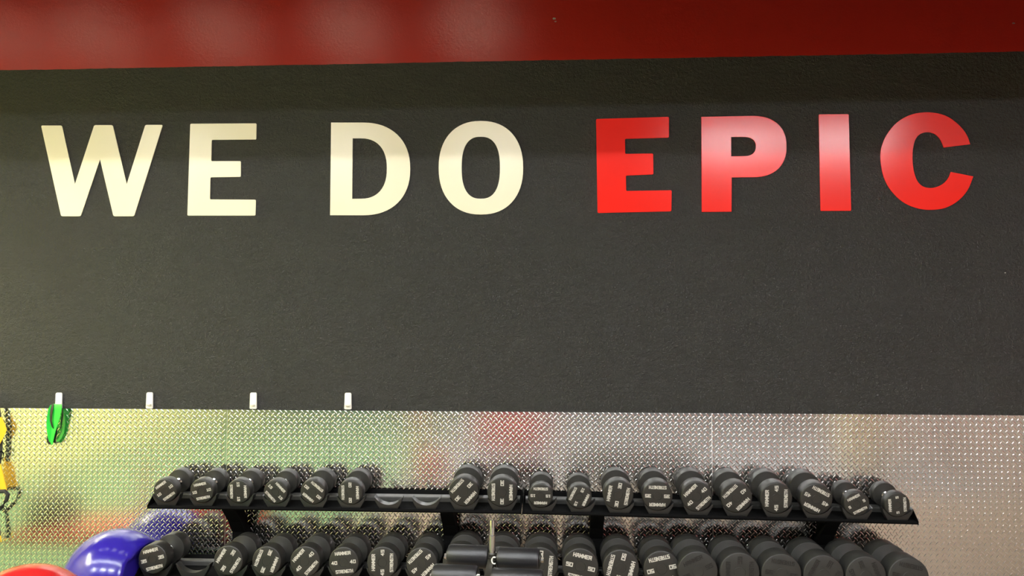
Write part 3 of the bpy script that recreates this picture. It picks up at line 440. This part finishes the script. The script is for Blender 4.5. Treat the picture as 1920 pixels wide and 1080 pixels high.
def dumbbell_meshes(r, hl, gl, num, worn):
    k = (r, hl, gl, num, worn)
    if k in cache: return cache[k]
    rub = M['rubber2'] if worn else M['rubber']
    bm = B(); b = .006
    lathe(bm, [(r*.30, .0016), (r*.305, .0), (r-b, .0), (r-b*.35, b*.3), (r, b), (r, hl-b*.7), (r-b*.2, hl-b*.2), (r-b*.7, hl), (.030, hl), (.024, hl+.004)], 40)
    head = mesh('head', bm, rub, True, 40)
    bm = B()
    g0, g1 = hl, hl+gl
    lathe(bm, [(.0235, g0-.002), (.0235, g0+.010), (.0165, g0+.014), (.0155, g0+gl*.3), (.0178, g0+gl*.5), (.0155, g0+gl*.7), (.0165, g1-.014), (.0235, g1-.010), (.0235, g1+.002)], 20)
    han = mesh('handle', bm, M['chrome'], True, 40)
    bm = B(); y = -.0008; st = r*.050
    w_ = r*.40 if len(num) == 2 else r*.2; let = []
    for nm, s, cx, cz, wd, sw in (('word_lettering', 'HAMMER', 0, .585, r*1.06, 1), ('word_lettering', 'STRENGTH', 0, -.585, r*1.16, .9), ('number_lettering', num, -.62, 0, w_, 1.05), ('number_lettering', num, .62, 0, w_, 1.05)):
        text(bm, s, cx*r, cz*r, wd, r*.18, st*sw, y)
        let.append(mesh(nm, bm, M['letterk'] if worn else M['letterw'])); bm = B()
    bm = B(); lathe(bm, [(r*.20, .0004), (r*.27, .0002), (r*.285, .0018)], 28, cap1=False)
    cap = mesh('hub_cap', bm, rub, True, 30)
    cache[k] = (head, han, let, cap); return cache[k]
def dumbbell(tier, i, r, hl, gl, num, th, label, worn=False, yoff=0, dx=0):
    yf, zb = TIER[tier]; yf += yoff; TILT = TILTS[tier]
    x = X0 + PX*i + dx
    z = zb + yoff*math.tan(TILT) - drop(x) + r/math.cos(TILT) - .0
    t = empty('dumbbell', (x, yf, z))
    t.matrix_world = Matrix.Translation((x, yf, z)) @ Matrix.Rotation(TILT, 4, 'X') @ Matrix.Rotation(-math.radians(th), 4, 'Y')
    tag(t, label, 'dumbbell', 'round black dumbbells on the ' + ('upper' if tier == 'top' else 'lower') + ' shelves')
    head, han, let, cap = dumbbell_meshes(r, hl, gl, num, worn)
    link('head', head, t); bk = link('head', head, t, (0, 2*hl+gl, 0), (0, 0, PI))
    link('handle', han, t); link('hub_cap', cap, t); [link(q.name.split('.')[0], q, t) for q in let]
    return t
K = {'5': (.0735, .058, .115), '10': (.0745, .064, .118), '15': (.0745, .066, .118), '20': (.0775, .070, .118), '30': (.0915, .074, .120), '35': (.0905, .082, .120), '40': (.0925, .086, .122), '45': (.0945, .090, .122),
     'l35': (.0885, .092, .125), 'l40': (.0905, .096, .125), 'l45': (.093, .100, .125), 'l50': (.1045, .108, .125), 'l55': (.112, .128, .125)}
TOP = [(0,'10',35,'dumbbell marked 10 at the far left end of the upper shelf'), (1,'10',12,'second dumbbell from the left end of the upper shelf, marked 10'),
 (2,'15',-90,'third dumbbell from the left end of the upper shelf, lettering turned upright'), (3,'15',-48,'fourth dumbbell from the left end of the upper shelf, lettering slanting down'),
 (4,'20',140,'fifth dumbbell from the left end of the upper shelf'), (5,'20',-90,'dumbbell just left of the two empty saddles on the upper shelf'),
 (8,'30',-132,'dumbbell marked 30 just right of the two empty saddles on the upper shelf'), (9,'30',-91,'dumbbell marked 30 at the right end of the left rack upper shelf'),
 (10,'15',179,'small dumbbell marked 15 on the upper shelf, lettering upside down'), (11,'15',-116,'small dumbbell above the upright, second on the right rack upper shelf'),
 (12,'30',80,'third dumbbell on the right rack upper shelf, marked 30'), (13,'35',179,'dumbbell marked 35 on the upper shelf, lettering upside down'),
 (14,'40',45,'dumbbell marked 40 on the upper shelf, lettering slanting up the right way round'), (15,'40',-135,'dumbbell marked 40 on the upper shelf, lettering slanting and upside down'),
 (16,'45',90,'dumbbell marked 45 on the upper shelf, lettering standing upright'), (17,'45',152,'dumbbell marked 45 on the upper shelf, beside the small dumbbells'),
 (18,'5',28,'small dumbbell marked 5, second from the right end of the upper shelf'), (19,'5',95,'small dumbbell marked 5 at the far right end of the upper shelf')]
for i, num, th, lab in TOP:
    r, hl, gl = K[num]; dumbbell('top', i, r, hl, gl, num, th, 'round black ' + lab if len(lab) < 70 else lab)
LOW = [(0,'35',15,'dumbbell at the far left end of the lower shelf beside the blue ball'), (2,'35',58,'second dumbbell on the lower shelf, first after the empty saddle'),
 (3,'35',-112,'third dumbbell on the lower shelf from the left end'), (4,'40',48,'dumbbell marked 40 on the lower shelf, lettering slanting upward'),
 (5,'40',6,'dumbbell marked 40 on the lower shelf, lettering almost level'), (6,'45',90,'dumbbell marked 45 on the lower shelf, lettering standing upright'),
 (7,'45',-135,'dumbbell marked 45 on the lower shelf, nearest to the foam rollers'), (8,'50',35,'dumbbell half hidden behind the left foam rollers'),
 (9,'50',0,'dumbbell hidden behind the steel post of the roller bench'), (10,'50',85,'dumbbell showing beside the right foam roller'),
 (11,'50',-12,'dumbbell marked 50 on the lower shelf, its lettering almost level'), (12,'50',-105,'dumbbell marked 50 on the lower shelf, in front of an upright'),
 (13,'50',-167,'dumbbell marked 50 on the lower shelf, lettering upside down'), (14,'55',25,'first of the six dull dumbbells with worn lettering on the lower shelf'),
 (15,'55',88,'second of the six dull dumbbells with worn lettering on the lower shelf'), (16,'55',172,'third of the six dull dumbbells with worn lettering on the lower shelf'),
 (17,'55',60,'fourth of the six dull dumbbells with worn lettering on the lower shelf'), (18,'55',-70,'fifth of the six dull dumbbells with worn lettering on the lower shelf'),
 (19,'55',168,'dull dumbbell with worn lettering at the far right end of the lower shelf')]
for i, num, th, lab in LOW:
    r, hl, gl = K['l'+num]
    yo = 0 if r < .1 else (-.03 if r < .11 else -.075)
    dumbbell('low', i, r, hl, gl, num, th, 'round black ' + lab, worn=(num == '55'), yoff=yo, dx=-.035 if num == '55' else 0)

# ------------------------------------------------------------------ stability balls
def ball(x, y, r, m, label, dent=False):
    bm = B(); bmesh.ops.create_icosphere(bm, subdivisions=5, radius=r)
    for v in bm.verts:
        if v.co.z < -r+.006: v.co.z = -r+.006
        # shallow moulded rings around the ball
        h = v.co.normalized().x
        v.co *= 1 + .0022*math.cos(h*60)*(abs(h) < .8)
        if dent:
            X, Z = v.co.x+x, v.co.z+r
            if Z < .47 and X > -2.545: X = -2.545
            cx, cz, R = X0, TIER['low'][1]+.10, .104
            d = math.hypot(X-cx, Z-cz)
            if d < R: X, Z = cx+(X-cx)*R/d, cz+(Z-cz)*R/d
            v.co.x = min(X, X0+.02)-x; v.co.z = Z-r
    o = obj('stability_ball', bm, m, None, (x, y, r-.006+.004), smooth=True, ang=80); tag(o, label, 'exercise ball', 'stability balls on the floor')
    bm = B(); lathe(bm, [(.010, -.002), (.010, .003), (.006, .005)], 16)
    obj('plug', bm, M['white'], o, (-r*.995, 0, 0), (0, 0, PI/2))
    return o
ball(-2.712, -.308, .300, M['blueball'], 'shiny blue stability ball wedged between the wall and the dumbbell rack', True)
ball(-2.66, -1.20, .325, M['redball'], 'red stability ball at the bottom left corner, in front of the blue ball')

# ------------------------------------------------------------------ roller bench in front of the racks
def bench():
    t = empty('roller_bench', (-.31, -1.2, 0), (0, 0, math.radians(-4))); tag(t, 'black sit-up bench with padded rollers and an upright steel post', 'gym bench')
    bm = B(); lathe(bm, [(.0125, .835), (.0125, .905), (.0108, .912)], 20, Matrix(((1,0,0,0),(0,0,-1,0),(0,1,0,0),(0,0,0,1)))); obj('post_tip', bm, M['chrome'], t, smooth=True)
    bm = B(); lathe(bm, [(.0165, .74), (.0165, .838), (.0125, .842)], 20, Matrix(((1,0,0,0),(0,0,-1,0),(0,1,0,0),(0,0,0,1)))); obj('post', bm, M['steel'], t, smooth=True)
    bm = B(); pr = [(.021, .08)]
    for z in (.60, .70, .715, .73, .745):
        pr += [(.0205, z), (.0225, z+.002), (.0225, z+.006), (.0205, z+.008)]
    pr += [(.018, .757)]
    lathe(bm, pr, 20, Matrix(((1,0,0,0),(0,0,-1,0),(0,1,0,0),(0,0,0,1)))); obj('post_sleeve', bm, M['machine'], t, smooth=True)
    def roller(xa, xb, y, z, r):
        bm = B(); Rm = Matrix(((0,1,0,0),(1,0,0,0),(0,0,1,0),(0,0,0,1)))
        lathe(bm, [(r*.55, xa-.004), (r*.9, xa-.004), (r, xa+.006), (r, xb-.006), (r*.9, xb+.004), (r*.55, xb+.004)], 28, Rm)
        o = obj('foam_roller', bm, M['pad'], t, (0, y, z), smooth=True)
        for xe in (xa-.012, xb+.004):
            bm = B(); lathe(bm, [(r*.5, xe), (r*.62, xe+.002), (r*.62, xe+.006), (r*.5, xe+.008)], 20, Rm)
            obj('end_cap', bm, M['machine'], o, smooth=True)
        return o
    roller(-.215, -.026, .02, .728, .055); roller(.032, .225, .02, .723, .055)
    roller(-.258, -.055, -.12, .672, .055); roller(.022, .255, -.12, .666, .055)
    for y, z, a, b in ((.02, .724, -.24, .25), (-.12, .669, -.28, .28)):
        bm = B(); tube(bm, [(a, y, z), (b, y, z)], .013, 10); obj('roller_axle', bm, M['steel'], t, smooth=True)
    for (x, y, z) in ((.018, -.02, .733), (-.036, -.155, .690)):
        bm = B(); tube(bm, [(x+.012*math.cos(a), y-.03, z+.016*math.sin(a)) for a in [math.radians(d) for d in range(60, 301, 30)]], .0035, 8)
        obj('spring_clip', bm, M['white'], t, smooth=True)
    bm = B(); prism(bm, [(-.15, .63), (-.15, .68), (.04, .75), (.04, .70)], 'x', -.018, .012); obj('roller_arm', bm, M['machine'], t)
    # seat and frame, below the picture's edge
    bm = B(); prism(bm, [(-.25, .44), (-.20, .47), (-1.05, .40), (-1.12, .37), (-1.10, .32), (-.25, .40)], 'x', -.15, .15, .01); obj('seat_pad', bm, M['pad'], t)
    bm = B(); box(bm, -.03, .03, -1.05, .05, .26, .32, .004); obj('frame_beam', bm, M['machine'], t)
    bm = B(); box(bm, -.28, .28, -.03, .04, 0, .06, .004); box(bm, -.03, .03, -.02, .03, .05, .28); obj('foot', bm, M['machine'], t)
    bm = B(); box(bm, -.28, .28, -1.04, -.97, 0, .06, .004); box(bm, -.03, .03, -1.03, -.98, .05, .28); obj('foot', bm, M['machine'], t)
bench()

# ------------------------------------------------------------------ gym equipment behind the camera, seen only in the plate
def sled():
    t = empty('push_sled', (-3.9, -1.75, .004)); tag(t, 'red push sled with dark plates, mirrored in the left plate', 'sled')
    for y in (-.30, .30):
        bm = B(); box(bm, -.85, 1.0, y-.04, y+.04, 0, .07, .01); obj('skid', bm, M['redsteel'], t)
    bm = B(); box(bm, -.75, .35, -.28, .28, .07, .11, .005); obj('deck', bm, M['redsteel'], t)
    for x in (-.6, .25):
        bm = B(); tube(bm, [(x, 0, .11), (x, 0, .62)], .028, 12); obj('push_post', bm, M['redsteel'], t, smooth=True)
    for k in range(4):
        bm = B(); lathe(bm, [(.03, 0), (.22, 0), (.225, .01), (.225, .05), (.22, .06), (.03, .06)], 32, Matrix(((1,0,0,0),(0,0,-1,0),(0,1,0,0),(0,0,0,1))))
        obj('weight_plate', bm, M['plates'], t, (-.6, 0, .111+.062*k), smooth=True)
sled()
t = empty('rig_post', (-2.0, -6.4, .004)); tag(t, 'red rig post at the edge of the green turf, mirrored in the plate', 'post')
bm = B(); box(bm, -.06, .06, -.06, .06, .01, 2.4, .006); obj('post', bm, M['redsteel'], t)
bm = B(); box(bm, -.15, .15, -.15, .15, 0, .012); obj('base_plate', bm, M['machine'], t)
t = empty('pale_strip_stand_in', (3.95, -5.3, .008)); tag(t, 'made-up tall cream locker mirrored as a pale strip in the right plate', 'stand_in')  # added stand-in for a pillar, kept short so it blocks no ceiling light
bm = B(); box(bm, -.21, .21, -.2, .2, 0, 1.9, .006); obj('body', bm, M['cream2'], t)
bm = B(); box(bm, -.19, .19, .2, .215, .08, 1.86, .004); d_ = obj('door', bm, M['cream2'], t)
bm = B(); box(bm, .12, .14, .215, .235, .95, 1.1, .003); obj('handle', bm, M['machine'], d_)
def padbench(x, y, w_, d_, h0, h1, m, label):
    t = empty('padded_bench', (x, y, .008)); tag(t, label, 'gym bench')
    bm = B(); box(bm, -w_/2, w_/2, -d_/2, d_/2, h0, h1, .03); obj('pad', bm, m, t, smooth=True)
    for sx in (-1, 1):
        bm = B(); box(bm, sx*w_*.4-.03, sx*w_*.4+.03, -d_*.4, d_*.4, 0, .05); box(bm, sx*w_*.4-.03, sx*w_*.4+.03, -.03, .03, .04, h0); obj('leg', bm, M['machine'], t)
padbench(-.62, -6.0, 1.0, .5, .14, .60, M['redsteel'], 'red padded bench mirrored in the plate above the dumbbells')
padbench(-1.40, -3.75, .35, .35, .12, .40, M['redsteel'], 'small red padded block mirrored beside the empty saddles')
padbench(.9, -4.6, 1.6, .7, .16, .30, M['machine'], 'low dark bench mirrored behind the small dumbbells')

# ------------------------------------------------------------------ ceiling fixtures
def fixture(name, x, y, z, lx, ly, m, label, group):
    t = empty(name, (x, y, z)); tag(t, label, 'ceiling light', group)
    bm = B(); box(bm, -lx/2-.02, lx/2+.02, -ly/2-.02, ly/2+.02, .004, .07); obj('housing', bm, M['housing'], t)
    bm = B(); box(bm, -lx/2, lx/2, -ly/2, ly/2, 0, .0039); obj('diffuser', bm, m, t)
    for sx in (-1, 1):
        bm = B(); tube(bm, [(sx*lx*.35, 0, .07), (sx*lx*.35, 0, CEIL-z)], .005, 6); obj('hanger', bm, M['rack'], t)
for k, x in enumerate((-5.2, -3.6, -2.0, -.4, 1.3)):
    fixture('linear_light', x, -3.29, 4.3, 1.5, .14, M['near'], 'narrow linear ceiling light, %s in the near row from the left' % ('first second third fourth fifth'.split()[k]), 'near row of ceiling lights')
for k, x in enumerate((-5.6, -3.2, -.9, 2.55, 4.05)):
    fixture('panel_light', x, -6.0, 4.5, 1.3, .4, M['far_right'] if x > 1 else M['far'], 'wide ceiling panel light, %s of the far row' % ('leftmost', 'second', 'middle one', 'fourth', 'rightmost')[k], 'far row of ceiling lights')
for k, x in enumerate((-4.5, -3.7, -2.7, -1.65, -.65)):
    fixture('cove_light', x, -.95, 4.28, .30, .22, M['cove'], 'small cove light above the red band, %s from the left' % ('first second third fourth fifth'.split()[k]), 'cove lights behind the beam')
fixture('side_light', -5.7, -1.9, 3.3, .5, 2.0, M['leftlamp'], 'warm yellow ceiling light near the left wall', None)
